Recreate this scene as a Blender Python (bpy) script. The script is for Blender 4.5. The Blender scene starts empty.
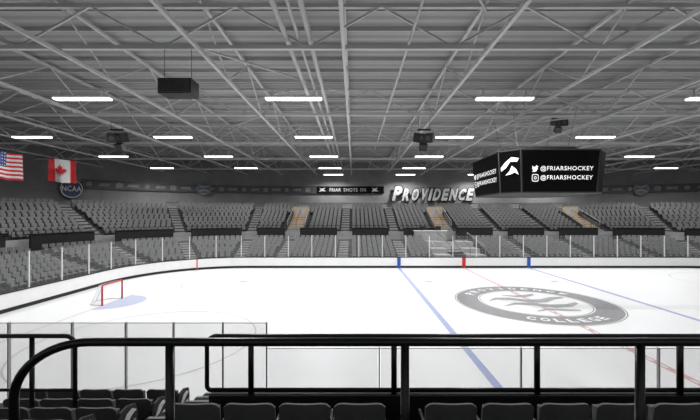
import bpy, math, random
from mathutils import Vector, Matrix
random.seed(4)
PI=math.pi
C=bpy.context.scene.collection
S=bpy.context.scene
S.view_settings.view_transform='Standard'
F=355.0; H=5.5
# ---------------------------------------------------------------- materials
def mat(name,col,rough=0.6,metal=0.0,emit=0,noise=0.0,nscale=3.0,spec=0.4):
    m=bpy.data.materials.new(name); m.use_nodes=True
    nt=m.node_tree; b=nt.nodes['Principled BSDF']
    if not isinstance(col,(tuple,list)): col=(col,col,col)
    b.inputs['Base Color'].default_value=(*col,1)
    b.inputs['Roughness'].default_value=rough
    b.inputs['Metallic'].default_value=metal
    b.inputs['Specular IOR Level'].default_value=spec
    if emit:
        b.inputs['Emission Color'].default_value=(*col,1); b.inputs['Emission Strength'].default_value=emit
    if noise:
        tc=nt.nodes.new('ShaderNodeTexCoord'); n=nt.nodes.new('ShaderNodeTexNoise'); n.inputs['Scale'].default_value=nscale
        n.inputs['Detail'].default_value=5
        r=nt.nodes.new('ShaderNodeValToRGB')
        r.color_ramp.elements[0].color=(*[c*(1-noise) for c in col],1); r.color_ramp.elements[0].position=.3
        r.color_ramp.elements[1].color=(*[min(1,c*(1+noise)) for c in col],1); r.color_ramp.elements[1].position=.7
        nt.links.new(tc.outputs['Object'],n.inputs['Vector']); nt.links.new(n.outputs['Fac'],r.inputs['Fac'])
        nt.links.new(r.outputs['Color'],b.inputs['Base Color'])
    return m
def glassmat(name,tint,refl):
    m=bpy.data.materials.new(name); m.use_nodes=True; nt=m.node_tree; nt.nodes.clear()
    o=nt.nodes.new('ShaderNodeOutputMaterial'); t=nt.nodes.new('ShaderNodeBsdfTransparent'); t.inputs[0].default_value=(tint,tint,tint,1)
    g=nt.nodes.new('ShaderNodeBsdfDiffuse'); g.inputs[0].default_value=(.75,.77,.78,1)
    x=nt.nodes.new('ShaderNodeMixShader'); x.inputs[0].default_value=refl
    nt.links.new(t.outputs[0],x.inputs[1]); nt.links.new(g.outputs[0],x.inputs[2]); nt.links.new(x.outputs[0],o.inputs[0])
    return m
M={}
M['ice']=mat('ice_surface',(.88,.885,.89),.4,noise=.02,nscale=.25,spec=.2)
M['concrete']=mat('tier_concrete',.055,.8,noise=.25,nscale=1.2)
M['concrete_light']=mat('stair_concrete',.24,.8,noise=.2,nscale=2)
M['floor_dark']=mat('floor_rubber',.02,.8,noise=.3,nscale=2)
M['wall']=mat('wall_block',.24,.8,noise=.12,nscale=.6)
M['wall_light']=mat('wall_light',.34,.8,noise=.1,nscale=.6)
M['wall_mid']=mat('wall_mid',.22,.8,noise=.1,nscale=.6)
M['seat']=mat('seat_plastic',.19,.5,noise=.15,nscale=4)
M['seat_dark']=mat('seat_frame',.03,.5)
M['seat_near']=mat('seat_near_plastic',.12,.6,noise=.12,nscale=6,spec=.2)
M['steel']=mat('truss_paint',.55,.6,noise=.06,nscale=.5,spec=.1)
M['purlin']=mat('purlin_paint',.46,.6,spec=.1)
M['board']=mat('board_white',.85,.35,noise=.03,nscale=1)
M['black']=mat('black_gloss',.006,.3,noise=.1,nscale=5)
M['blackmatt']=mat('black_matt',.012,.6,noise=.2,nscale=3)
M['casing']=mat('speaker_casing',.025,.6,noise=.2,nscale=3)
M['rod']=mat('hanging_rod',.2,.6,noise=.1)
M['trimgrey']=mat('board_trim_grey',.07,.6,noise=.2,nscale=3)
M['white']=mat('white_paint',.78,.5,noise=.04)
M['whitetext']=mat('white_text',.5,.5,noise=.04)
M['post']=mat('stanchion_alu',.7,.4,noise=.05)
M['red']=mat('red_paint',(.55,.02,.02),.4,noise=.05)
M['blue']=mat('blue_paint',(.02,.09,.42),.4,noise=.05)
M['iceblue']=mat('ice_blue_line',(.38,.43,.66),.4,noise=.08,spec=.2)
M['icecrease']=mat('ice_crease_blue',(.52,.57,.74),.4,noise=.05,spec=.2)
M['icered']=mat('ice_red_line',(.68,.42,.42),.4,noise=.08,spec=.2)
M['icefaint']=mat('ice_faint_line',(.64,.58,.59),.4,noise=.05,spec=.2)
M['icegrey']=mat('ice_grey_paint',(.27,.27,.28),.4,noise=.08,spec=.2)
M['icegrey2']=mat('ice_light_grey_paint',(.36,.36,.38),.4,noise=.1,spec=.2)
M['tan']=mat('tan_wood',(.40,.31,.21),.6,noise=.2,nscale=3)
M['light']=mat('light_diffuser',1.0,.5,emit=7)
M['screen']=mat('screen_black',.003,.5,noise=.1,spec=.1)
M['glow']=mat('screen_white',.95,.5,emit=.7)
M['sign']=mat('sign_grey',.24,.5,noise=.05)
M['signpale']=mat('sign_outline',.42,.5,noise=.05)
M['badge']=mat('band_badge',.24,.5,noise=.3)
M['band']=mat('band_grey',.09,.5,noise=.2,nscale=.5)
M['ncaa']=mat('disc_blue',(.045,.07,.14),.5,noise=.1)
M['disc']=mat('disc_grey_blue',(.12,.14,.18),.5,noise=.1)
M['flagred']=mat('flag_red',(.5,.015,.02),.7,noise=.1,nscale=6)
M['flagblue']=mat('flag_blue',(.03,.05,.22),.7,noise=.1,nscale=6)
M['flagwhite']=mat('flag_white',(.6,.6,.6),.7,noise=.06,nscale=6)
M['glass']=glassmat('rink_glass',.97,.05)
M['glass_near']=glassmat('rink_glass_near',.94,.09)
m=mat('roof_deck',.07,.8,spec=.1); nt=m.node_tree; b=nt.nodes['Principled BSDF']
tc=nt.nodes.new('ShaderNodeTexCoord'); w=nt.nodes.new('ShaderNodeTexWave'); w.bands_direction='Y'; w.inputs['Scale'].default_value=.55
w.inputs['Distortion'].default_value=0
r=nt.nodes.new('ShaderNodeValToRGB'); r.color_ramp.elements[0].color=(.28,.28,.28,1); r.color_ramp.elements[1].color=(.38,.38,.38,1)
nt.links.new(tc.outputs['Object'],w.inputs['Vector']); nt.links.new(w.outputs['Fac'],r.inputs['Fac']); nt.links.new(r.outputs['Color'],b.inputs['Base Color'])
M['deck']=m
# ---------------------------------------------------------------- mesh builder
class MB:
    def __init__(s): s.v=[]; s.f=[]; s.m=[]
    def add(s,vs,fs,mi=0):
        o=len(s.v); s.v+= [tuple(v) for v in vs]; s.f+=[tuple(i+o for i in f) for f in fs]; s.m+=[mi]*len(fs)
    def box(s,x0,x1,y0,y1,z0,z1,mi=0,T=None):
        vs=[(x0,y0,z0),(x1,y0,z0),(x1,y1,z0),(x0,y1,z0),(x0,y0,z1),(x1,y0,z1),(x1,y1,z1),(x0,y1,z1)]
        if T: vs=[T@Vector(v) for v in vs]
        s.add(vs,[(0,3,2,1),(4,5,6,7),(0,1,5,4),(1,2,6,5),(2,3,7,6),(3,0,4,7)],mi)
    def tube(s,pts,r,n=8,cap=True,mi=0,closed=False):
        pts=[Vector(p) for p in pts]; N=len(pts); rings=[]
        up=None
        for i,p in enumerate(pts):
            a=pts[(i-1)%N] if (i>0 or closed) else p; c=pts[(i+1)%N] if (i<N-1 or closed) else p
            t=(c-a).normalized()
            if up is None:
                up=Vector((0,0,1)) if abs(t.z)<.9 else Vector((0,1,0))
            x=t.cross(up)
            if x.length<1e-4: x=t.cross(Vector((1,0,0)))
            x.normalize(); up=x.cross(t).normalized()
            ph=PI/4 if n==4 else 0
            rings.append([p+x*math.cos(2*PI*k/n+ph)*r+up*math.sin(2*PI*k/n+ph)*r for k in range(n)])
        vs=[v for q in rings for v in q]; fs=[]
        for i in range(N if closed else N-1):
            j=(i+1)%N
            for k in range(n): fs.append((i*n+k,i*n+(k+1)%n,j*n+(k+1)%n,j*n+k))
        if cap and not closed: fs.append(tuple(range(n))[::-1]); fs.append(tuple((N-1)*n+k for k in range(n)))
        s.add(vs,fs,mi)
    def bar(s,a,b,w=.1,mi=0): s.tube([a,b],w*.707,4,mi=mi)
    def prism(s,poly,y0,y1,mi=0,T=None):
        n=len(poly); vs=[(x,y0,z) for x,z in poly]+[(x,y1,z) for x,z in poly]
        if T: vs=[T@Vector(v) for v in vs]
        s.add(vs,[tuple(range(n)),tuple(range(2*n-1,n-1,-1))]+[(i,i+n,(i+1)%n+n,(i+1)%n) for i in range(n)],mi)
    def xprism(s,poly,x0,x1,mi=0):
        n=len(poly); vs=[(x0,y,z) for y,z in poly]+[(x1,y,z) for y,z in poly]
        s.add(vs,[tuple(range(n)),tuple(range(2*n-1,n-1,-1))]+[(i,i+n,(i+1)%n+n,(i+1)%n) for i in range(n)],mi)
    def build(s,name,mats,parent=None,smooth=False,kind=None):
        me=bpy.data.meshes.new(name); me.from_pydata(s.v,[],s.f); me.update()
        if not isinstance(mats,(list,tuple)): mats=[mats]
        for q in mats: me.materials.append(M[q] if isinstance(q,str) else q)
        for p,i in zip(me.polygons,s.m): p.material_index=i; p.use_smooth=smooth
        o=bpy.data.objects.new(name,me); C.objects.link(o)
        if parent: o.parent=parent
        if kind: o['kind']=kind
        return o
def tag(o,label,cat,group=None,kind=None):
    o['label']=label; o['category']=cat
    if group: o['group']=group
    if kind: o['kind']=kind
    return o
def thing(name,label,cat,loc=(0,0,0),rz=0,group=None):
    o=bpy.data.objects.new(name,None); C.objects.link(o); o.location=loc; o.rotation_euler=(0,0,rz); o.empty_display_size=.2
    return tag(o,label,cat,group)
def copy_tree(root,loc,rz,label=None,group=None):
    c=root.copy(); C.objects.link(c); c.location=loc; c.rotation_euler=(0,0,rz)
    if label: c['label']=label
    if group: c['group']=group
    for ch in root.children:
        d=ch.copy(); C.objects.link(d); d.parent=c
        for g in ch.children:
            e=g.copy(); C.objects.link(e); e.parent=d
    return c
ORD=['first','second','third','fourth','fifth','sixth','seventh','eighth','ninth','tenth','eleventh','twelfth','thirteenth','fourteenth','fifteenth','sixteenth','seventeenth','eighteenth','nineteenth','twentieth']
def ordw(i):
    if i<20: return ORD[i]
    t=['','','twenty','thirty','forty','fifty','sixty','seventy'][(i+1)//10]; r=(i+1)%10
    return t+'-'+ORD[r-1] if r else {'twenty':'twentieth','thirty':'thirtieth','forty':'fortieth','fifty':'fiftieth','sixty':'sixtieth'}[t]
_tc={}
def text_uv(body,offset=0.0,space=1.0):
    key=(body,offset,space)
    if key in _tc: return _tc[key]
    cu=bpy.data.curves.new('t','FONT'); cu.body=body; cu.offset=offset; cu.resolution_u=3; cu.space_character=space
    o=bpy.data.objects.new('t',cu); C.objects.link(o)
    dg=bpy.context.evaluated_depsgraph_get(); dg.update()
    me=bpy.data.meshes.new_from_object(o.evaluated_get(dg))
    vs=[(v.co.x,v.co.y) for v in me.vertices]; fs=[tuple(p.vertices) for p in me.polygons]
    bpy.data.objects.remove(o); bpy.data.curves.remove(cu); bpy.data.meshes.remove(me)
    x0=min(v[0] for v in vs);x1=max(v[0] for v in vs);y0=min(v[1] for v in vs);y1=max(v[1] for v in vs)
    vs=[((x-x0)/(x1-x0),(y-y0)/(y1-y0)) for x,y in vs]
    _tc[key]=(vs,fs); return _tc[key]
def add_text(mb,body,fn,offset=.02,space=1.0,mi=0):
    vs,fs=text_uv(body,offset,space); mb.add([fn(u,v) for u,v in vs],fs,mi)
# ---------------------------------------------------------------- bowl path
RX0,RX1,RY0,RY1,RC=-19.4,41.8,8.2,36.2,8.5
CX0=RX0+RC; CX1=RX1-RC; CY=RY1-RC; SL=CX1-CX0; LL=17.7
def uX(X): return (X-CX0)/SL
def arclen(d,u):
    q=(RC+d)*PI/2
    if u<-1: return -q-(-1-u)*LL
    if u<0: return u*q
    if u<=1: return u*SL
    if u<=2: return SL+(u-1)*q
    return SL+q+(u-2)*LL
def inv(d,a):
    q=(RC+d)*PI/2
    if a<-q: return -1-(-q-a)/LL
    if a<0: return a/q
    if a<=SL: return a/SL
    if a<=SL+q: return 1+(a-SL)/q
    return 2+(a-SL-q)/LL
def pos(d,u):
    R=RC+d
    if u<-1: return RX0-d, CY-(-1-u)*LL, PI
    if u<0: t=PI/2-u*PI/2; return CX0+R*math.cos(t), CY+R*math.sin(t), t
    if u<=1: return CX0+u*SL, RY1+d, PI/2
    if u<=2: t=PI/2-(u-1)*PI/2; return CX1+R*math.cos(t), CY+R*math.sin(t), t
    return RX1+d, CY-(u-2)*LL, 0
def urange(u0,u1,step=.06):
    us=[u0,u1]+[k for k in (-1,0,1,2) if u0<k<u1]
    k=math.ceil(u0/step)
    while k*step<u1:
        u=k*step
        if u<1e-6 and u>=-1 or 1-1e-6<u<=2: us.append(u)
        k+=1
    return sorted(set(round(u,5) for u in us))
def sweep(mb,prof,u0,u1,closed=False,mi=0,step=.06):
    us=urange(u0,u1,step); n=len(prof); vs=[]
    for u in us:
        for d,z in prof:
            x,y,_=pos(d,u); vs.append((x,y,z))
    fs=[]
    for i in range(len(us)-1):
        for k in range(n if closed else n-1):
            k2=(k+1)%n; fs.append((i*n+k,i*n+k2,(i+1)*n+k2,(i+1)*n+k))
    if closed: fs.append(tuple(range(n))); fs.append(tuple((len(us)-1)*n+k for k in range(n))[::-1])
    mb.add(vs,fs,mi)
def local(d,u,z=0):
    x,y,t=pos(d,u); return Matrix.Translation((x,y,z))@Matrix.Rotation(t-PI/2,4,'Z')
def px_u(px,d):
    best=None
    for i in range(-1200,2200):
        u=i/1000; x,y,_=pos(d,u)
        if y<5: continue
        e=abs(354+F*x/y-px)
        if best is None or e<best[0]: best=(e,u)
    return best[1]
def X_(px,Y): return (px-354)*Y/F
def Z_(py,Y): return H+(214-py)*Y/F
# ---------------------------------------------------------------- ice
def rink_outline(d=0,n=10):
    R=RC+d; pts=[]
    for cx,cy,a0 in ((CX1,CY,0),(CX0,CY,90),(CX0,RY0+RC,180),(CX1,RY0+RC,270)):
        for k in range(n+1):
            t=math.radians(a0+90*k/n); pts.append((cx+R*math.cos(t),cy+R*math.sin(t)))
    return pts
mb=MB(); o=rink_outline(0,12); mb.add([(x,y,0) for x,y in o],[tuple(range(len(o)))])
ice=mb.build('floor',['ice'],kind='structure'); tag(ice,'white ice sheet of the hockey rink','ice rink',kind='structure')
mb=MB(); mb.box(-75,90,-12,75,-.3,-.02); gf=mb.build('floor_slab',['floor_dark'],kind='structure')
CXX,CYY=11.2,22.2
def flat(name,rects,m,z=.006,parent=ice):
    mb=MB()
    for x0,x1,y0,y1 in rects: mb.add([(x0,y0,z),(x1,y0,z),(x1,y1,z),(x0,y1,z)],[(0,1,2,3)])
    return mb.build(name,[m],parent)
BL=6.62
flat('blue_line',[(CXX-BL-.15,CXX-BL+.15,RY0,RY1)],'iceblue')
flat('blue_line',[(CXX+BL-.15,CXX+BL+.15,RY0,RY1)],'iceblue')
flat('centre_line',[(CXX-.15,CXX-.06,RY0,RY1),(CXX+.06,CXX+.15,RY0,RY1)]+[(CXX-.06,CXX+.06,RY0+k*.6,RY0+k*.6+.3) for k in range(46)],'icered')
GX=-15.1
def yedge(X):
    dx=CX0-X; return math.sqrt(RC*RC-dx*dx)
flat('goal_line',[(GX-.03,GX+.03,RY0+RC-yedge(GX),CY+yedge(GX))],'icered')
flat('goal_line',[(37.8-.03,37.8+.03,RY0+4,RY1-4)],'icered')
def ring(name,cx,cy,r0,r1,m,z=.007,n=72,parent=ice,a0=0,a1=2*PI):
    mb=MB(); vs=[];fs=[]
    for k in range(n+1):
        t=a0+(a1-a0)*k/n; vs+=[(cx+r0*math.cos(t),cy+r0*math.sin(t),z),(cx+r1*math.cos(t),cy+r1*math.sin(t),z)]
        if k<n: fs.append((2*k,2*k+1,2*k+3,2*k+2))
    mb.add(vs,fs); return mb.build(name,[m],parent)
for cx in (GX+6.1,31.7):
    for sy in (-1,1):
        ring('faceoff_circle',cx,CYY+sy*6.7,4.5,4.57,'icefaint')
        ring('faceoff_spot',cx,CYY+sy*6.7,0,.3,'icered')
for cx in (CXX-BL+1.5,CXX+BL-1.5):
    for sy in (-1,1): ring('faceoff_spot',cx,CYY+sy*6.7,0,.3,'icered')
ring('goal_crease',GX+.02,CYY,0,1.83,'icecrease',z=.005,a0=-PI/2,a1=PI/2)
em=ring('centre_emblem',CXX,CYY,3.25,4.6,'icegrey',z=.008)
ring('emblem_rim',CXX,CYY,4.66,4.72,'icegrey',z=.008,parent=em)
ring('emblem_rim',CXX,CYY,3.12,3.18,'icegrey',z=.008,parent=em)
mb=MB()
def ring_text(word,a0,a1,r_in,r_out,wch,flip=False):
    n=len(word)
    for k,ch in enumerate(word):
        ac=a0+(a1-a0)*(k/(n-1)); ww=wch*(.3 if ch=='I' else 1)
        rm=(r_in+r_out)/2; t=math.radians(ac)
        er=Vector((math.cos(t),math.sin(t))); et=Vector((-math.sin(t),math.cos(t)))
        right=-et if not flip else et; upv=er if not flip else -er
        def f(u,v):
            p=Vector((CXX,CYY))+er*rm+right*(u-.5)*ww+upv*(v-.5)*(r_out-r_in)
            return (p.x,p.y,.012)
        add_text(mb,ch,f,.03)
ring_text('PROVIDENCE',145,35,3.63,4.22,.5)
ring_text('COLLEGE',242,299,3.63,4.22,.46,True)
mb.build('lettering',['ice'],em)
mb=MB()
def stroke(pts,w,z=.009):
    n=len(pts); vs=[];fs=[]
    for i,(x,y) in enumerate(pts):
        x*=.86;y*=.86
        ww=w*math.sin(PI*(i+.35)/(n+.3)); vs+=[(CXX+x,CYY+y-ww,z),(CXX+x,CYY+y+ww,z)]
        if i<n-1: fs.append((2*i,2*i+2,2*i+3,2*i+1))
    mb.add(vs,fs)
stroke([(-3.1,.3),(-2.3,1.0),(-1.2,.9),(-.2,.2),(.9,.3),(2,1.1),(3.0,1.4)],.42)
stroke([(-2.6,-1.2),(-1.5,-.5),(-.4,-.6),(.8,-1.2),(2.0,-1.0),(3.0,-.3)],.38)
stroke([(-1.4,2.1),(-.5,1.7),(.4,1.9),(1.2,2.4)],.28)
stroke([(-1.0,-2.5),(0,-2.0),(1.1,-2.2),(2.0,-2.3)],.22)
mb.build('emblem_figure',['icegrey2'],em)
# ---------------------------------------------------------------- boards
bd=thing('rink_boards','white rink boards with black kick strip curving round the ice','rink boards',(0,0,0))
U0,U1=-1.95,2.5
mb=MB(); sweep(mb,[(0,.2),(0,1.05),(.12,1.05),(.12,0)],U0,U1); mb.build('board_face',['board'],bd,kind=None)
mb=MB(); sweep(mb,[(-.02,0),(-.02,.22),(.01,.22)],U0,U1); mb.build('kick_strip',['blackmatt'],bd)
mb=MB(); sweep(mb,[(-.03,1.05),(-.03,1.12),(.16,1.12),(.16,1.05)],U0,U1,closed=True); mb.build('cap_rail',['blackmatt'],bd)
def mark(X,w,m,name):
    mb=MB(); mb.box(X-w/2,X+w/2,RY1-.03,RY1-.021,.02,1.05); mb.build(name,[m],bd)
mark(CXX-BL,.36,'blue','blue_mark'); mark(CXX+BL,.36,'blue','blue_mark'); mark(CXX,.36,'red','red_mark')
T=local(-.03,px_u(197,0)); mb=MB(); mb.box(-.05,.05,0,.01,.02,1.05,T=T); mb.build('red_mark',['red'],bd)
nb=thing('rink_boards','near side rink boards below the front glass','rink boards')
mb=MB(); mb.box(-11,34,RY0-.12,RY0,0,1.05); mb.build('board_face',['board'],nb)
mb=MB(); mb.box(-11,34,RY0-.16,RY0+.03,1.05,1.12); mb.build('cap_rail',['blackmatt'],nb)
def glass_panel(name,w,h,lab,T,gm='glass',grp='glass panels above the far boards',post=.05,rail=False):
    t=thing(name,lab,'glass panel',group=grp); t.matrix_world=T
    mb=MB(); mb.box(-w/2+post/2+.02,w/2-post/2-.02,.04,.055,0,h); mb.build('pane',[gm],t)
    mb=MB(); mb.box(w/2-post/2,w/2+post/2-.005,.02,.09,0,h+.02); mb.build('post',['wall_light' if rail else 'post'],t)
    if rail:
        mb=MB(); mb.box(-w/2+post/2,w/2-post/2-.01,.035,.06,h,h+.015); mb.build('top_edge',['post'],t)
    return t
a=arclen(0,-1.5); end=arclen(0,1.6); i=0; pw=2.4
while a<end:
    u=inv(0,a+pw/2)
    glass_panel('glass_panel',pw,2.15,'clear rink glass panel with pale post on the far boards, %s from the left'%ordw(i),local(0,u,1.12),post=.07)
    a+=pw; i+=1
i=0
for x0,x1,h in [(-9.5,-7.9,1.88),(-7.9,-6.45,1.88),(-6.45,-5.22,1.88),(-5.22,-4.13,1.88),(-4.13,-3.0,1.88),(-3.0,-2.0,1.88),(-2.0,.58,1.3),(.58,3.83,1.3),(3.83,6.98,1.3),(6.98,10.1,1.3)]:
    T=Matrix.Translation(((x0+x1)/2,RY0-.12,1.12))
    glass_panel('glass_panel',x1-x0,h,'near rink glass panel behind the black railings, %s from the left'%ordw(i),T,'glass_near','glass panels on the near boards',.03,True)
    i+=1
# ---------------------------------------------------------------- goal
g=thing('hockey_goal','red framed hockey goal with pale net on the goal line','hockey goal',(GX,CYY,0))
mb=MB(); hw=.915; hh=1.22
mb.tube([(0,-hw,0),(0,-hw,hh-.08),(0,-hw+.08,hh),(0,hw-.08,hh),(0,hw,hh-.08),(0,hw,0)],.05,8); mb.build('goal_frame',['red'],g,True)
mb=MB(); pts=[(0,-hw,.03)]+[(-1.1*math.sin(PI*k/12)**.6,-hw*math.cos(PI*k/12),.03) for k in range(1,12)]+[(0,hw,.03)]
mb.tube(pts,.03,6); mb.tube([(-1.05,0,.03),(-.55,0,hh-.1),(0,0,hh)],.022,6); mb.build('base_frame',['post'],g,True)
mb=MB()
for k in range(0,13):
    b_=pts[k]; y=b_[1]; tp=(-.45*math.sin(PI*k/12)**.6,y*.95,hh-.02)
    mb.tube([(b_[0],b_[1],.03),tp,(0,y,hh)],.007,3)
for q in range(1,10):
    f=q/10; mb.tube([(b_[0]*(1-f)-.45*math.sin(PI*k/12)**.6*f if 0<k<12 else 0,b_[1]*(1-.05*f),.03+f*(hh-.05)) for k,b_ in enumerate(pts)],.007,3)
mb.build('net',['post'],g)
# ---------------------------------------------------------------- stands
LROWS=[(1.8+.85*i,.6+.2*i) for i in range(8)]
UROWS=[(11.3+.86*i,3.05+.33*i) for i in range(11)]
mb=MB(); prof=[(.9,-.02)]
for d,z in LROWS: prof+=[(d-.45,prof[-1][1]),(d-.45,z)]
prof+=[(9.0,2.0),(9.0,2.2),(11.3-.5,2.2)]
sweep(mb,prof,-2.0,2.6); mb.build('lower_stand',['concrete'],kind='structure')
mb=MB(); prof=[(10.8,2.0),(10.8,3.05)]
for d,z in UROWS[1:]: prof+=[(d-.45,prof[-1][1]),(d-.45,z)]
prof+=[(23.8,UROWS[-1][1])]
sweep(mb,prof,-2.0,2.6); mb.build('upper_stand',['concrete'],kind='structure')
mb=MB(); sweep(mb,[(10.76,2.2),(10.76,3.2),(10.86,3.2)],-2.0,2.6); mb.build('trim_1',['wall_light'],kind='structure')
mb=MB(); sweep(mb,[(23.8,6.0),(23.8,14.3)],-2.0,2.6); mb.build('wall_far',['wall'],kind='structure')
mb=MB(); sweep(mb,[(23.7,7.3),(23.7,8.6)],-2.0,2.6); mb.build('trim_2',['wall_mid'],kind='structure')
marks=[('L',-1-(27.7-12)/LL),('L',-1-(27.7-21)/LL)]+[('A',-p/90) for p in (82,58,33,8)]
VOM=[-7.9,12.1,32.3]
marks+=[('S',uX(x)) for x in (-7.9,-1.2,5.4,12.1,18.8,25.4,32.3)]+[('B',1+p/90) for p in (22,46,70)]
us=[m_[1] for m_ in marks]
def is_vom(u): return 0<=u<=1 and any(abs(pos(0,u)[0]-v)<.1 for v in VOM)
def stairs(rows,u,w,m,name,label,grp):
    mb=MB()
    rise=.165 if rows[0][1]>2.9 else .1
    for i,(d,z) in enumerate(rows):
        T=local(d,u)
        mb.box(-w/2,w/2,-.45,.0,z+.001,z+.04,0,T)
        mb.box(-w/2,w/2,.0,.40,z,z+rise,0,T)
        mb.box(-w/2,w/2,-.02,.03,z+rise,z+rise+.012,1,T)
    o=mb.build(name,[m,'white']); tag(o,label,'stairs',grp)
for i,u in enumerate(us):
    X=pos(0,u)[0]
    rows=UROWS[7:] if is_vom(u) else UROWS
    stairs(rows,u,1.1,'concrete_light','aisle_stairs','grey aisle stairs through the upper far stand, %s aisle from the left'%ordw(i),'upper stand aisles')
    if not(0<=u<=1 and abs(X-12.1)<.1):
        stairs(LROWS,u,1.1,'concrete_light','aisle_stairs','grey aisle stairs through the lower far stand, %s aisle from the left'%ordw(i),'lower stand aisles')
def far_seat(mb,T=None):
    mb.box(-.225,.225,.12,.18,.42,.88,0,T)
    mb.box(-.22,.22,-.12,.10,.40,.47,0,T)
    mb.box(-.26,-.235,-.08,.16,.0,.60,1,T); mb.box(.235,.26,-.08,.16,.0,.60,1,T)
seats=[]
for tier,rows in (('lower',LROWS),('upper',UROWS)):
    for ri,(d,z) in enumerate(rows):
        for k in range(len(us)-1):
            a0=arclen(d,us[k])+.65; a1=arclen(d,us[k+1])-.65
            n=int((a1-a0)/.6); off=(a1-a0-n*.6)/2
            for j in range(n):
                u=inv(d,a0+off+(j+.5)*.6); x,y,t=pos(d,u)
                if tier=='upper' and ri<7 and any(abs(x-v)<1.85 for v in VOM) and y>40: continue
                if tier=='lower' and 0<=u<=1 and 8.2<x<14.6: continue
                if y<8: continue
                px=354+F*x/y
                if px<-60 or px>770: continue
                seats.append((y,tier,ri,x,z,t,px))
inview=sorted([s_ for s_ in seats if 0<s_[6]<700])
chosen=set([id(s_) for s_ in [q for q in inview if q[1]=='lower'][:110]]+[id(s_) for s_ in [q for q in inview if q[1]=='upper'][:200]])
mb0=MB(); far_seat(mb0); proto=mb0.build('arena_seat',['seat','seat_dark']); used=False
rest={'lower':MB(),'upper':MB()}
for s_ in seats:
    y,tier,ri,x,z,t,px=s_
    if id(s_) in chosen:
        if used: o_=proto.copy(); C.objects.link(o_)
        else: o_=proto; used=True
        o_.location=(x,y,z); o_.rotation_euler=(0,0,t-PI/2)
        side='left end stand' if t>2.7 else 'left corner stand'
        where='behind the curved glass' if tier=='lower' else 'above the walkway'
        tag(o_,'grey arena seat in the %s %s, %s row up'%(side,where,ordw(ri)),'seat','%s, %s seats, %s row'%(side,tier,ordw(ri)))
    else:
        far_seat(rest[tier],Matrix.Translation((x,y,z))@Matrix.Rotation(t-PI/2,4,'Z'))
tag(rest['lower'].build('arena_seats',['seat','seat_dark']),'rows of grey seats in the lower tier along the far side','seats',kind='stuff')
tag(rest['upper'].build('arena_seats',['seat','seat_dark']),'rows of grey seats in the upper tier below the back wall','seats',kind='stuff')
for k in range(len(us)-1):
    d=9.3
    a0=arclen(d,us[k])+1.0; a1=arclen(d,us[k+1])-1.0
    u0,u1=inv(d,a0),inv(d,a1)
    t=thing('drink_counter','black counter along the walkway between tiers, %s from the left'%ordw(k),'counter',group='walkway counters')
    mb=MB(); sweep(mb,[(9.3,2.25),(9.3,3.66),(9.36,3.66),(9.36,2.25)],u0,u1,True); mb.build('front_panel',['blackmatt'],t)
    mb=MB(); sweep(mb,[(9.2,3.66),(9.2,3.74),(9.8,3.74),(9.8,3.66)],u0,u1,True); mb.build('counter_top',['black'],t)
    for uu in (u0,(u0+u1)/2,u1):
        mb=MB(); mb.box(-.04,.04,.1,.16,2.2,3.66,T=local(9.3,uu)); mb.build('leg',['blackmatt'],t)
for k in range(len(us)-1):
    d=10.9; a0=arclen(d,us[k])+(1.6 if is_vom(us[k]) else .7); a1=arclen(d,us[k+1])-(1.6 if is_vom(us[k+1]) else .7)
    t=thing('guard_rail','thin black guard rail before the upper seats, %s from the left'%ordw(k),'railing',group='upper stand guard rails')
    P=[Vector((*pos(d,inv(d,a0+(a1-a0)*q/12))[:2],3.95)) for q in range(13)]
    mb=MB(); mb.tube(P,.03,6); mb.build('handrail',['black'],t)
    mb=MB(); mb.tube([p-Vector((0,0,.4)) for p in P],.02,6); mb.build('mid_rail',['black'],t)
    for q in range(0,13,3):
        mb=MB(); mb.tube([P[q],P[q]-Vector((0,0,.86))],.025,6); mb.build('post',['black'],t)
for i,v in enumerate(VOM):
    t=thing('entrance_portal','tan stair entrance cut into the upper stand, %s'%['left of the centre aisles','below the big wall lettering','at the right side'][i],'entrance',(v,0,0),group='stand entrances')
    mb=MB();mc=MB();mn=MB()
    for q in range(7):
        d,z=UROWS[q]; M_=mb if q>=2 else mc
        M_.box(-1.1,1.1,RY1+d-.45,RY1+d+.0,z,z+.10); M_.box(-1.1,1.1,RY1+d,RY1+d+.405,z,z+.26)
        if q<4: mn.box(-1.1,1.1,RY1+d-.02,RY1+d+.08,z+.26,z+.28)
    mb.build('steps',['tan'],t); mc.build('lower_steps',['concrete_light'],t); mn.build('step_nosing',['white'],t)
    ye=RY1+UROWS[6][0]+.3
    zf=UROWS[6][1]
    mb=MB(); mb.box(-1.1,-.55,ye,ye+.1,zf+.27,6.6); mb.box(.55,1.1,ye,ye+.1,zf+.27,6.6); mb.box(-.55,.55,ye,ye+.1,6.35,6.6); mb.build('back_wall',['tan'],t)
    mb=MB(); mb.box(-.55,.55,ye+.03,ye+.08,zf+.27,6.35); mb.build('door',['wall_light'],t)
    mb=MB(); mb.tube([(0,RY1+UROWS[1][0],UROWS[1][1]+.3),(0,RY1+UROWS[1][0],4.4),(0,ye-.3,6.1),(0,ye-.3,zf+.3)],.03,6); mb.build('centre_rail',['blackmatt'],t)
    for sx in (-1,1):
        mb=MB(); xx=sx*1.2
        mb.xprism([(RY1+UROWS[1][0],3.4),(RY1+UROWS[1][0],4.0),(RY1+UROWS[6][0]+.4,5.9),(RY1+UROWS[6][0]+.4,5.1)],xx-.06,xx+.06); mb.build('side_wall',['concrete'],t)
        mb=MB(); y0_,y1_=RY1+UROWS[1][0],RY1+UROWS[6][0]+.4
        mb.tube([(xx,y0_,4.0),(xx,y0_,4.45),(xx,y1_,6.35),(xx,y1_,5.9)],.035,6); mb.build('handrail',['wall_light'],t)
t=thing('stair_block','pale stair block with grey stepped side walls amid the lower far seats','stairs',(11.4,0,0))
mb=MB()
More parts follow.
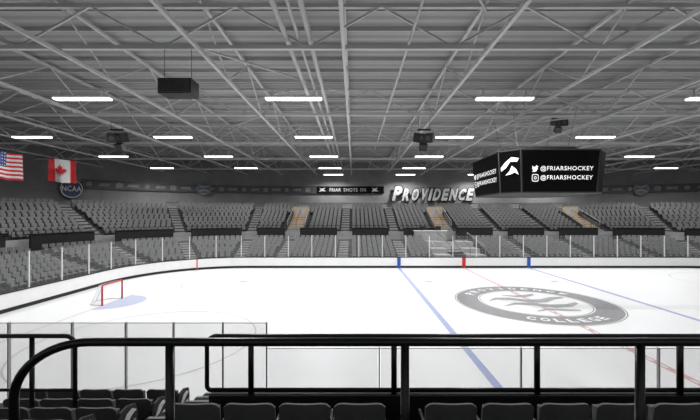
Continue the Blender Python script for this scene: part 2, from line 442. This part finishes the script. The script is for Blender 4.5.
for q in range(14):
    z=.5+q*.125; mb.box(-.9,.9,38+q*.42,38+(q+1)*.42,z-.5,z)
mb.build('steps',['wall_light'],t)
for sx in (-1,1):
    mb=MB(); a_,b_=sorted((sx*.95,sx*2.7)); mb.xprism([(37.8,.3),(37.8,1.1),(39.8,1.1),(39.8,1.6),(42,1.6),(42,2.2),(44.3,2.2),(44.3,.3)],a_,b_); mb.build('side_wall',['wall_light'],t)
    for xr_ in (1.0,2.65):
        x_=sx*xr_
        mb=MB(); mb.tube([(x_,37.9,1.1),(x_,37.9,2.0),(x_,44.1,3.2),(x_,44.1,2.2)],.03,6); mb.build('handrail',['wall_light' if xr_>2 else 'black'],t)
t=thing('media_desk','pale desk with two black monitors on the centre walkway','desk',(9.6,RY1+8.62,2.0))
mb=MB(); mb.box(-2,2,-.3,.3,0,1.35); mb.build('desk_body',['wall_light'],t)
mb=MB(); mb.box(-2.1,2.1,-.38,.38,1.35,1.43); mb.build('desk_top',['white'],t)
for X in (-1,1):
    mb=MB(); mb.box(X-.35,X+.35,-.05,0,1.5,1.95); mb.box(X-.05,X+.05,-.02,.04,1.43,1.55); mb.build('monitor',['blackmatt'],t)
# ---------------------------------------------------------------- wall graphics
def badge_row(rb,q,a1):
    n=0
    while q<a1:
        T=local(23.36,inv(23.4,q)); mb=MB(); kind=n%4; n+=1
        if kind==0: mb.prism([(.34*math.cos(2*PI*k/12),9.55+.34*math.sin(2*PI*k/12)) for k in range(12)],0,.02,T=T)
        elif kind==1: mb.prism([(-.7,9.35),(.55,9.35),(.75,9.75),(-.5,9.75)],0,.02,T=T)
        elif kind==2: mb.prism([(-.35,9.2),(.35,9.2),(.45,9.8),(0,9.95),(-.45,9.8)],0,.02,T=T)
        else: mb.prism([(-.8,9.4),(.8,9.3),(.6,9.6),(.8,9.8),(-.6,9.75)],0,.02,T=T)
        mb.build('badge',['badge'],rb)
        q+=1.75
rb=thing('ribbon_board','dark ribbon display band along the back wall left of the lettering','display board')
uA,uB=px_u(82,23.3),uX(5.0)
mb=MB(); sweep(mb,[(23.4,8.95),(23.4,10.15),(23.65,10.15),(23.65,8.95)],uA,uX(-6.3),True,step=.03); mb.build('band',['band'],rb)
mb=MB(); sweep(mb,[(23.4,8.95),(23.4,10.15),(23.65,10.15),(23.65,8.95)],uX(-6.28),uB,True,step=.03); mb.build('centre_panel',['screen'],rb)
badge_row(rb,arclen(23.4,uA)+.8,arclen(23.4,uX(-7.2)))
for word,xa,xb in (('FRIAR',-4.1,-2.2),('SHOTS',-1.75,.6),('ON',1.05,2.0)):
    mb=MB(); add_text(mb,word,lambda u,v:(xa+(xb-xa)*u,RY1+23.34,9.27+.56*v),.0,1.1); mb.build('lettering',['whitetext'],rb)
for cx in (-5.3,3.5):
    mb=MB(); mb.prism([(cx-.6,9.2),(cx-.1,9.35),(cx+.6,9.3),(cx+.2,9.6),(cx+.5,9.9),(cx-.2,9.75),(cx-.5,9.9),(cx-.3,9.55)],RY1+23.33,RY1+23.35)
    mb.build('emblem',['whitetext'],rb)
rb=thing('ribbon_board','dark ribbon display band on the back wall right of the lettering','display board')
mb=MB(); sweep(mb,[(23.4,8.95),(23.4,10.15),(23.65,10.15),(23.65,8.95)],uX(23),1.6,True,step=.03); mb.build('band',['band'],rb)
badge_row(rb,arclen(23.4,uX(24)),arclen(23.4,1.55))
sg=thing('wall_sign','large grey slanted PROVIDENCE lettering with dark outline on the back wall','sign')
x0,x1=X_(392,59),X_(475,59); z0,z1=Z_(200.5,59),Z_(186.5,59)
letters='PROVIDENCE'; wd=[1.15,1.0,1.0,1.0,.34,1.0,.85,1.0,.95,.85]; GAP=.3; tot=sum(wd)+GAP*9
def letter_mesh(mb,dy,off,bold):
    cx=0
    for k,ch in enumerate(letters):
        a_=cx/tot; b_=(cx+wd[k])/tot; cx+=wd[k]+GAP
        zt_=z1 if k==0 else z1-.35
        zb=z0
        def f(u,v):
            z=zb+(zt_-zb)*v; x=x0+(x1-x0-.6)*(a_+(b_-a_)*u)
            x+=(u-.5)*2*off; z+=(v-.5)*2*off
            return (x+.25*(z-z0),59-dy,z)
        add_text(mb,ch,f,bold)
mb=MB(); letter_mesh(mb,.0,.17,.09); mb.build('letter_shadow',['blackmatt'],sg)
mb=MB(); letter_mesh(mb,.1,.03,.05); mb.build('lettering',['signpale'],sg)
for px,kind in ((71,'n'),(204,'d'),(641,'d')):
    u=px_u(px,23.2); x,y,tt=pos(23.0,u); z=Z_(188.5,y)
    lb={71:'round dark blue NCAA disc on the back wall near the red leaf flag',204:'round grey-blue disc on the back wall above the left seats',641:'round grey-blue disc on the back wall right of the scoreboard'}[px]
    t=thing('wall_disc',lb,'sign'); t.matrix_world=local(23.0,u,z)
    k_=1.3/1.65 if kind=='n' else 1.05/1.65
    t.matrix_world=t.matrix_world@Matrix.Scale(k_,4)
    R=1.65; cir=lambda r_:[(r_*math.cos(2*PI*k/32),r_*math.sin(2*PI*k/32)) for k in range(32)]
    mb=MB(); mb.prism(cir(R),0,.1); mb.build('disc',['ncaa' if kind=='n' else 'disc'],t)
    mb=MB()
    if kind=='n':
        add_text(mb,'NCAA',lambda u_,v_:(-1.3+2.6*u_,-.03,-.45+.9*v_),.01,1.1)
    else:
        for s0 in (-1,1): mb.prism([(-1.1,.5*s0),(0,.15*s0),(1.1,.55*s0),(.9,.85*s0),(0,.45*s0),(-.9,.8*s0)],-.03,-.01)
    for k in range(32):
        a0=2*PI*k/32;a1=2*PI*(k+1)/32
        mb.add([(1.5*math.cos(a0),-.02,1.5*math.sin(a0)),(1.5*math.cos(a1),-.02,1.5*math.sin(a1)),(1.4*math.cos(a1),-.02,1.4*math.sin(a1)),(1.4*math.cos(a0),-.02,1.4*math.sin(a0))],[(0,1,2,3)])
    mb.build('mark',['white' if kind=='n' else 'wall_light'],t)
# ---------------------------------------------------------------- ceiling
ZB,ZT=12.05,14.05
mb=MB(); mb.box(-60,75,-8,61,14.35,14.5); cl=mb.build('ceiling',['deck'],kind='structure')
mb=MB()
y=-6
while y<60: mb.box(-58,73,y-.05,y+.05,14.15,14.35); y+=1.63
mb.build('ceiling_rib',['purlin'],cl)
def truss(P0,P1,panel,w,lab,grp,zb=ZB,zt=ZT,posts=True,wf=.6):
    P0=Vector(P0);P1=Vector(P1); L=(P1-P0).length; n=int(L/panel)//2*2
    t=thing('roof_truss',lab,'roof truss',(P0.x,P0.y,0),group=grp); D=(P1-P0)
    q=lambda f,z: Vector((D.x*f,D.y*f,z))
    mb=MB(); mb.bar(q(0,zb),q(1,zb),w*1.25); mb.build('bottom_chord',['steel'],t)
    mb=MB(); mb.bar(q(0,zt),q(1,zt),w*1.25); mb.build('top_chord',['steel'],t)
    mb=MB()
    for k in range(n):
        a_,b_=k/n,(k+1)/n
        if k%2==0: mb.bar(q(a_,zt),q(b_,zb),w*wf)
        else:
            mb.bar(q(a_,zb),q(b_,zt),w*wf)
            if posts: mb.bar(q(a_,zb),q(a_,zt),w*.5)
    mb.build('web',['steel'],t)
i=0; X=-3.29-2.87-5.75*7
while X<60:
    truss((X,-5,0),(X,59,0),3.2,.11,'pale steel roof truss running away from the viewer, %s from the left'%ordw(i),'lengthwise roof trusses',posts=False,wf=.55); X+=5.75; i+=1
for i,Y in enumerate((4.7,14.4,24.1,33.9,43.6,53.4)):
    truss((-52,Y,0),(66,Y,0),2.87,.13,'pale steel roof truss crossing the hall, %s from the viewer'%ordw(i),'crosswise roof trusses',ZB+.2,ZT-.12,posts=False)
for i,Y in enumerate((9.5,19.2,29.0,38.7,48.5)):
    for j in range(-7,9):
        if (i+j)%4!=1: continue
        X=-6.16+5.75*j
        mb=MB(); mb.bar((X,Y-4.6,ZB+.22),(X+5.6,Y+4.5,ZB+1.5),.075) if j%4 in (0,1) else mb.bar((X+5.6,Y-4.6,ZB+.22),(X,Y+4.5,ZB+1.5),.075)
        o_=mb.build('roof_brace',['steel'])
        tag(o_,'thin pale diagonal roof brace in the %s bay away from the viewer'%ordw(i),'roof brace','diagonal roof braces, %s bay'%ordw(i))
for i,(X,r_) in enumerate(((-2.75,.11),(-2.25,.07),(-1.8,.11),(2.3,.06))):
    mb=MB(); mb.tube([(X,-4,12.65),(X,59,12.65)],r_,8)
    o_=mb.build('ceiling_pipe',['steel'],smooth=True); tag(o_,['thick pale ceiling pipe, leftmost of the four beside centre','thin pale ceiling pipe between two thick ones','thick pale ceiling pipe, right of the thin pipe in the cluster','slim pale ceiling pipe standing alone right of centre'][i],'pipe')
rowsY=[9.6,19.35,29.0,38.8,48.6,56.6]
spot=bpy.data.lights.new('lamp','SPOT'); spot.energy=1580; spot.spot_size=math.radians(165); spot.spot_blend=.6; spot.shadow_soft_size=0.0
for ri,Y in enumerate(rowsY):
    j=0
    for k in range(-4,6):
        X=-3.29+11.5*k
        px=354+F*X/Y
        if px<-150 or px>850: continue
        if Y>CY and (X<CX0 and math.hypot(X-CX0,Y-CY)>29 or X>CX1 and math.hypot(X-CX1,Y-CY)>29): continue
        lb='long bright ceiling light in the %s row from the viewer, %s from the left'%(ordw(ri),ordw(j)); j+=1
        t=thing('ceiling_light',lb,'ceiling light',(X,Y,11.8),group='ceiling lights')
        mb=MB(); mb.box(-1.56,1.56,-.2,.2,0,.1); mb.build('housing',['steel'],t)
        for sx in (-1,1):
            mb=MB(); mb.box(sx*1.17-.03,sx*1.17+.03,-.03,.03,.1,.5); mb.build('hanger',['steel'],t)
        mb=MB(); mb.box(-1.5,1.5,-.17,.17,-.07,-.002); mb.build('diffuser',['light'],t)
        lo=bpy.data.objects.new('lamp',spot); C.objects.link(lo); lo.parent=t; lo.location=(0,0,-.1)
def speaker(px,py,Y,sc,label,cm='casing'):
    X=X_(px,Y); z=Z_(py,Y)
    t=thing('loudspeaker_cluster',label,'loudspeaker',(X,Y,z))
    for sx,a_ in ((-1,.45),(1,-.45)):
        R_=Matrix.Translation((sx*.36*sc,0,0))@Matrix.Rotation(a_,4,'Z')@Matrix.Rotation(.3,4,'X')
        mb=MB(); mb.box(-.3*sc,.3*sc,-.25*sc,.3*sc,-.25*sc,.4*sc,0,R_); c=mb.build('cabinet',[cm],t)
        mb=MB(); mb.box(-.26*sc,.26*sc,-.27*sc,-.25*sc,-.21*sc,.36*sc,0,R_); mb.build('grille',['casing'],c)
        mb=MB(); mb.tube([R_@Vector((0,-.272*sc,.08*sc)),R_@Vector((0,-.29*sc,.08*sc))],.16*sc,16); mb.build('horn',['trimgrey'],c)
    R_=Matrix.Rotation(.55,4,'X')
    mb=MB(); mb.box(-.26*sc,.26*sc,-.2*sc,.2*sc,-.85*sc,-.36*sc,0,R_); c=mb.build('lower_cabinet',[cm],t)
    mb=MB(); mb.box(-.45*sc,.45*sc,-.12*sc,.12*sc,.62*sc,.7*sc); mb.build('top_bracket',[cm],t)
    for sx in (-1,1):
        mb=MB(); mb.tube([(sx*.4*sc,0,.2*sc),(sx*.4*sc,0,12.2-z)],.014,5); mb.build('cable',['rod'],t)
speaker(117,139,24.1,.95,'black loudspeaker cluster hanging high at the left')
speaker(424,139,24.1,.95,'black loudspeaker cluster hanging just left of the scoreboard')
speaker(560,123,28.0,.9,'dark loudspeaker cluster hanging above the scoreboard','trimgrey')
zc=Z_(88,14.4)
t=thing('hanging_box','dark louvred box hanging from the roof at upper left','ceiling unit',(X_(178,14.4),14.4,zc))
mb=MB(); mb.box(-.66,.66,-.3,.45,-.3,.3); mb.build('casing',['casing'],t)
mb=MB()
for k in range(8): mb.box(-.6,.6,-.33,-.29,-.26+k*.07,-.24+k*.07)
mb.build('front_louvres',['trimgrey'],t)
mb=MB()
for k in range(9): mb.box(-.55+k*.13,-.52+k*.13,-.28,.4,-.32,-.29)
mb.build('bottom_louvres',['trimgrey'],t)
for sx in (-.55,.55):
    mb=MB(); mb.tube([(sx,0,.3),(sx,0,12.2-zc)],.014,5); mb.build('cable',['rod'],t)
# ---------------------------------------------------------------- scoreboard
sb=thing('scoreboard','black centre-hung scoreboard showing two white social media handles','scoreboard',(11.48,22.8,0))
zt,zb_=Z_(149.5,19.8),Z_(192.5,19.8)
def octo(hx,hy,c,z): return [(-hx+c,-hy,z),(hx-c,-hy,z),(hx,-hy+c,z),(hx,hy-c,z),(hx-c,hy,z),(-hx+c,hy,z),(-hx,hy-c,z),(-hx,-hy+c,z)]
mb=MB(); A=octo(2.95,2.95,.85,zb_); B=octo(3.12,3.1,.9,zt)
mb.add(A+B,[tuple(range(8))[::-1],tuple(range(8,16))]+[(k,(k+1)%8,(k+1)%8+8,k+8) for k in range(8)]); mb.build('housing',['casing'],sb)
mb=MB()
for ring_ in (B,A): mb.tube([Vector(p) for p in ring_],.03,4,closed=True)
for k in range(8): mb.bar(A[k],B[k],.045)
mb.build('edge_trim',['trimgrey'],sb)
mb=MB(); C1=octo(2.6,2.4,.8,zt); C2=octo(2.2,2.0,.8,zt+.35); mb.add(C1+C2,[tuple(range(8,16))]+[(k,(k+1)%8,(k+1)%8+8,k+8) for k in range(8)]); mb.build('top_frame',['blackmatt'],sb)
for x in (-1.5,1.5):
    for y in (-1.2,1.2):
        mb=MB(); mb.tube([(x,y,zt+.3),(x*1.3,y*1.2,12.0)],.016,6); mb.build('cable',['rod'],sb)
def face(k):
    a0,a1=Vector(A[k]),Vector(A[(k+1)%8]); b0,b1=Vector(B[k]),Vector(B[(k+1)%8])
    n_=(a1-a0).cross(b0-a0).normalized()
    def f(s_,t_,off=.06):
        p=(a0*(1-s_)+a1*s_)*(1-t_)+(b0*(1-s_)+b1*s_)*t_; return p+n_*off
    return f
for k in range(8):
    fc=face(k); e=.02 if k%2==0 else .06
    mb=MB(); q4=[(e,.03),(1-e,.03),(1-e,.97),(e,.97)]
    mb.add([fc(a_,b_,.03) for a_,b_ in q4]+[fc(a_,b_,-.01) for a_,b_ in q4],[(0,1,2,3),(0,4,5,1),(1,5,6,2),(2,6,7,3),(3,7,4,0)]); mb.build('screen',['screen'],sb)
def face_text(fc,xa,xb,hsc=1):
    for tc_ in (.55,.34):
        mb=MB(); add_text(mb,'@FRIARSHOCKEY',lambda u,v:fc(xa+(xb-xa)*u,tc_+.13*hsc*(v-.5)),.012,1.12); mb.build('lettering',['glow'],sb)
    w=.085
    bird=[(0,.15),(.35,.05),(.65,.15),(.85,.45),(.88,.7),(1,.82),(.86,.86),(.75,.97),(.6,.92),(.5,.72),(.25,.78),(.05,.93),(.08,.6),(.02,.5),(.15,.38),(.22,.25)]
    x_=xa-.11
    mb=MB(); mb.add([fc(x_+w*a_,.465+.17*b_) for a_,b_ in bird],[tuple(range(len(bird)))]); mb.build('bird_icon',['glow'],sb)
    mb=MB()
    def frame(r0,r1,sq):
        vs=[];N=24
        for k in range(N):
            t_=2*PI*k/N; c,s_=math.cos(t_),math.sin(t_)
            p=.45 if sq else 1
            cc=math.copysign(abs(c)**p,c); ss=math.copysign(abs(s_)**p,s_)
            for r_ in (r0,r1): vs.append(fc(x_+w*(.5+cc*r_),.34+.165*ss*r_))
        mb.add(vs,[(2*k,2*k+1,(2*k+3)%(2*N),(2*k+2)%(2*N)) for k in range(N)])
    frame(.42,.52,True); frame(.13,.22,False)
    mb.build('camera_icon',['glow'],sb)
face_text(face(0),.24,.92)
face_text(face(6),.16,.94,1.15)
fc=face(7); mb=MB()
for sh in ([(.12,.52),(.35,.6),(.55,.74),(.85,.72),(.92,.8),(.6,.84),(.3,.72),(.1,.6)],[(.3,.42),(.5,.52),(.6,.64),(.8,.55),(.9,.42),(.72,.48),(.55,.44)]):
    mb.add([fc(a_,b_) for a_,b_ in sh],[tuple(range(len(sh)))])
mb.build('emblem',['glow'],sb)
# ---------------------------------------------------------------- flags
def flag(px0,px1,py0,py1,Y,kind,label):
    x0,x1=X_(px0,Y),X_(px1,Y); zt=Z_(py0,Y); zb=Z_(py1,Y); w=x1-x0; h=zt-zb
    t=thing('hanging_flag',label,'flag',(x0,Y,zb))
    f=lambda u,v:(u*w,.10*math.sin(u*9+v)*(.5+.5*(1-v)),v*h-.12*u*h*1.0+.02*math.sin(u*9))
    mb=MB(); nu,nv=26,26
    for i in range(nu):
        for j in range(nv):
            u,v=(i+.5)/nu,(j+.5)/nv
            if kind=='ca': mi=0 if (u<.25 or u>.75) else 1
            else:
                mi=0 if int((1-v)*13)%2==0 else 1
                if u<.45 and v>6/13: 
                    mi=2 if not (i%3==1 and j%3==1) else 1
            mb.add([f(i/nu,j/nv),f((i+1)/nu,j/nv),f((i+1)/nu,(j+1)/nv),f(i/nu,(j+1)/nv)],[(0,1,2,3)],mi)
    mb.build('cloth',['flagred','flagwhite','flagblue'],t)
    if kind=='ca':
        half=[(0,1),(.13,.72),(.25,.8),(.19,.42),(.36,.58),(.4,.5),(.58,.53),(.52,.37),(.6,.3),(.3,.08),(.34,-.02),(.04,.03),(.04,-.25)]
        poly=half+[(-x,y) for x,y in half[::-1]][:-1]
        mb=MB(); P=[f(.5+x*.33,.47+y*.42-.1) for x,y in poly]
        mb.add([(p[0],p[1]-.12,p[2]) for p in P],[tuple(range(len(P)))]); mb.build('maple_leaf',['flagred'],t)
    mb=MB(); mb.tube([(-.05,0,h+.02),(w+.05,0,h+.02-.12*h)],.03,6); mb.build('pole',['blackmatt'],t)
    for q_ in ([(0,0,h),(0,0,12.1-zb)],[(w,0,h-.12*h),(w,0,12.1-zb)]):
        mb=MB(); mb.tube(q_,.012,4); mb.build('cable',['rod'],t)
flag(-6,23,151,178,23.0,'us','stars and stripes flag hanging at the far left edge')
flag(48,76,158,181,24.5,'ca','red and white maple leaf flag hanging at the left')
# ---------------------------------------------------------------- near side
mb=MB(); mb.box(-8,9,-5,2.35,3.4,3.72); mb.box(-8,9,-5,2.35,0,3.4); mb.build('near_platform',['floor_dark'],kind='structure')
mb=MB(); mb.box(-1.98,9,2.35,4.98,0,2.68); mb.build('near_tier',['floor_dark'],kind='structure')
mb=MB(); mb.box(-1.98,9,4.84,4.98,2.68,3.02); mb.build('trim_3',['blackmatt'],kind='structure')
LB=[(4.1,2.42),(4.9,2.12),(5.7,1.82),(6.5,1.57)]
mb=MB(); mb.box(-8,-3.05,2.35,4.4,0,LB[0][1])
for k,(yy,zz) in enumerate(LB[1:]): mb.box(-8,-3.05,yy-.5+.001,yy+.3,0,zz)
mb.build('near_tier_lower',['floor_dark'],kind='structure')
st=thing('near_stairs','dark steps with pale edges descending beside the near seats','stairs',(-2.52,0,0))
mb=MB(); nm=MB()
for k in range(13):
    y=2.4+k*.4; z=3.3-k*.13
    mb.box(-.5,.5,y,y+.4,0,z); nm.box(-.48,.48,y+.35,y+.4,z,z+.012)
mb.build('steps',['floor_dark'],st); nm.build('nosing',['wall_mid'],st)
def near_seat(label,end):
    t=thing('stadium_seat',label,'seat')
    mb=MB(); nx,nz=14,8; vs=[];fs=[]
    for side in (0,1):
        for i in range(nx+1):
            u=-1+2*i/nx; x=.272*u
            topz=.84-.05*abs(u)**8
            for j in range(nz+1):
                v=j/nz; z=.36+(topz-.36)*v; yy=-.20-.07*v+.04*u*u*1+(.03 if side else 0)
                vs.append((x*(1-.01*v),yy,z))
    n1=(nx+1)*(nz+1); idx=lambda s_,i,j:s_*n1+i*(nz+1)+j
    for i in range(nx):
        for j in range(nz):
            fs.append((idx(0,i,j),idx(0,i+1,j),idx(0,i+1,j+1),idx(0,i,j+1))); fs.append((idx(1,i,j),idx(1,i,j+1),idx(1,i+1,j+1),idx(1,i+1,j)))
    for i in range(nx):
        fs.append((idx(0,i,nz),idx(0,i+1,nz),idx(1,i+1,nz),idx(1,i,nz))); fs.append((idx(0,i,0),idx(1,i,0),idx(1,i+1,0),idx(0,i+1,0)))
    for j in range(nz):
        fs.append((idx(0,0,j),idx(0,0,j+1),idx(1,0,j+1),idx(1,0,j))); fs.append((idx(0,nx,j),idx(1,nx,j),idx(1,nx,j+1),idx(0,nx,j+1)))
    mb.add(vs,fs); mb.build('backrest',['seat_near'],t,False)
    mb=MB(); mb.box(-.22,.22,-.13,-.07,.40,.74); mb.box(-.20,.20,-.07,-.04,.44,.70); mb.build('seat_pan',['seat_near'],t)
    for sx in (-1,1):
        mb=MB(); mb.box(sx*.272-.012,sx*.272+.012,-.14,.1,.56,.60); mb.build('armrest',['seat_dark'],t)
        if not(end and sx==1):
            mb=MB(); mb.box(sx*.272-.012,sx*.272+.012,-.14,-.08,0,.56); mb.box(sx*.265-.015,sx*.265+.015,-.18,.08,0,.03); mb.build('leg',['seat_dark'],t)
    if end:
        mb=MB(); mb.xprism([(-.26,0),(-.26,.66),(-.20,.74),(-.05,.76),(.12,.70),(.16,.60),(.16,0)],.285,.315); p=mb.build('end_panel',['casing'],t)
        for sh in ([(-.20,.52),(-.08,.66),(.04,.68),(.13,.62),(.02,.59),(-.08,.52)],[(-.16,.38),(-.04,.50),(.12,.50),(.02,.43),(-.04,.34)]):
            mb=MB(); mb.xprism(sh,.314,.32); mb.build('emblem',['white'],p)
    return t
ps=near_seat('dark padded seat back in the nearest row',False) 
xs=[-1.68,-1.10,-.52,.06,1.02,1.62,2.22,2.82,3.42,4.02]
for i,x in enumerate(xs):
    lb='dark grey seat back in the nearest row beyond the front railing, %s from the left'%ordw(i)
    if i==0: ps.location=(x,3.95,2.68); ps['label']=lb; ps['group']='nearest row of seats'
    else: copy_tree(ps,(x,3.95,2.68),0,lb,'nearest row of seats')
pe=near_seat('x',True); first_e=True
RW=['nearest','second','third','lowest']
for r_i,(yy,zz) in enumerate(LB):
    for k in range(2+r_i if r_i else 3):
        lb='dark seat in the left block, %s row, %s from the stairs'%(RW[r_i],ordw(k))
        X=-3.40-.575*k-.02*(k>0)
        if k==0:
            lb='aisle seat with white emblem on its end panel, left block, %s row'%RW[r_i]
            if first_e: pe.location=(X,yy,zz); pe['label']=lb; pe['group']='left block of near seats'; first_e=False
            else: copy_tree(pe,(X,yy,zz),0,lb,'left block of near seats')
        else: copy_tree(ps,(X,yy,zz),0,lb,'left block of near seats')
def arc_pts(cx,cz,rx,rz,a0,a1,y,n=10):
    return [(cx+rx*math.cos(math.radians(a0+(a1-a0)*k/n)),y,cz+rz*math.sin(math.radians(a0+(a1-a0)*k/n))) for k in range(n+1)]
Y=2.0
r1=thing('railing','thick black front railing with curved left end nearest the viewer','railing')
zr=Z_(342,Y); xl=X_(14,Y); xr=X_(92,Y)
mb=MB(); mb.tube([(xl,Y,3.72)]+arc_pts(xr,zr-.32,xr-xl,.32,180,90,Y,12)+[(4.6,Y,zr)],.024,12); mb.build('handrail',['black'],r1,True)
for px in (170,405,640):
    mb=MB(); x=X_(px,Y); mb.tube([(x,Y,3.72),(x,Y,zr)],.024,12); mb.build('post',['black'],r1,True)
    mb=MB(); mb.tube([(x,Y,3.72),(x,Y,3.74)],.07,12); mb.build('base_plate',['black'],r1)
Y=4.91
r2=thing('railing','black railing with rounded corner beyond the nearest seat row','railing')
zr=Z_(336,Y); zl=Z_(390,Y); xl=X_(207,Y)
mb=MB(); mb.tube([(6.2,Y,zl),(xl+.06,Y,zl)]+arc_pts(xl+.06,zl+.06,.06,.06,270,180,Y,5)+arc_pts(xl+.13,zr-.13,.13,.13,180,90,Y,8)+[(6.2,Y,zr)],.03,10); mb.build('rail_loop',['black'],r2,True)
for px in (251,394,537,680):
    x=X_(px,Y); mb=MB(); mb.tube([(x,Y,3.0),(x,Y,zr)],.04,10); mb.build('post',['black'],r2,True)
r3=thing('railing','short black railing with rounded corner at the far left','railing')
x2=X_(75,Y)
mb=MB(); mb.tube([(-6.5,Y,zr)]+arc_pts(x2-.13,zr-.13,.13,.13,90,0,Y,8)+[(x2,Y,2.12)],.03,10); mb.build('rail_loop',['black'],r3,True)
mb=MB(); mb.tube([(-6.5,Y,zl),(x2,Y,zl)],.022,8); mb.build('lower_rail',['black'],r3,True)
for px in (32,):
    x=X_(px,Y); mb=MB(); mb.tube([(x,Y,2.12),(x,Y,zr)],.03,10); mb.build('post',['black'],r3,True)
# ---------------------------------------------------------------- world, camera
w=bpy.data.worlds.new('World'); S.world=w; w.use_nodes=True
w.node_tree.nodes['Background'].inputs[0].default_value=(.75,.77,.8,1); w.node_tree.nodes['Background'].inputs[1].default_value=.45
cd=bpy.data.cameras.new('Camera'); cam=bpy.data.objects.new('Camera',cd); C.objects.link(cam)
cam.location=(0,0,H); cam.rotation_euler=(PI/2,0,0); cd.sensor_width=36; cd.lens=F/700*36; cd.shift_x=-4/700; cd.shift_y=4/700; cd.clip_end=300
S.camera=cam
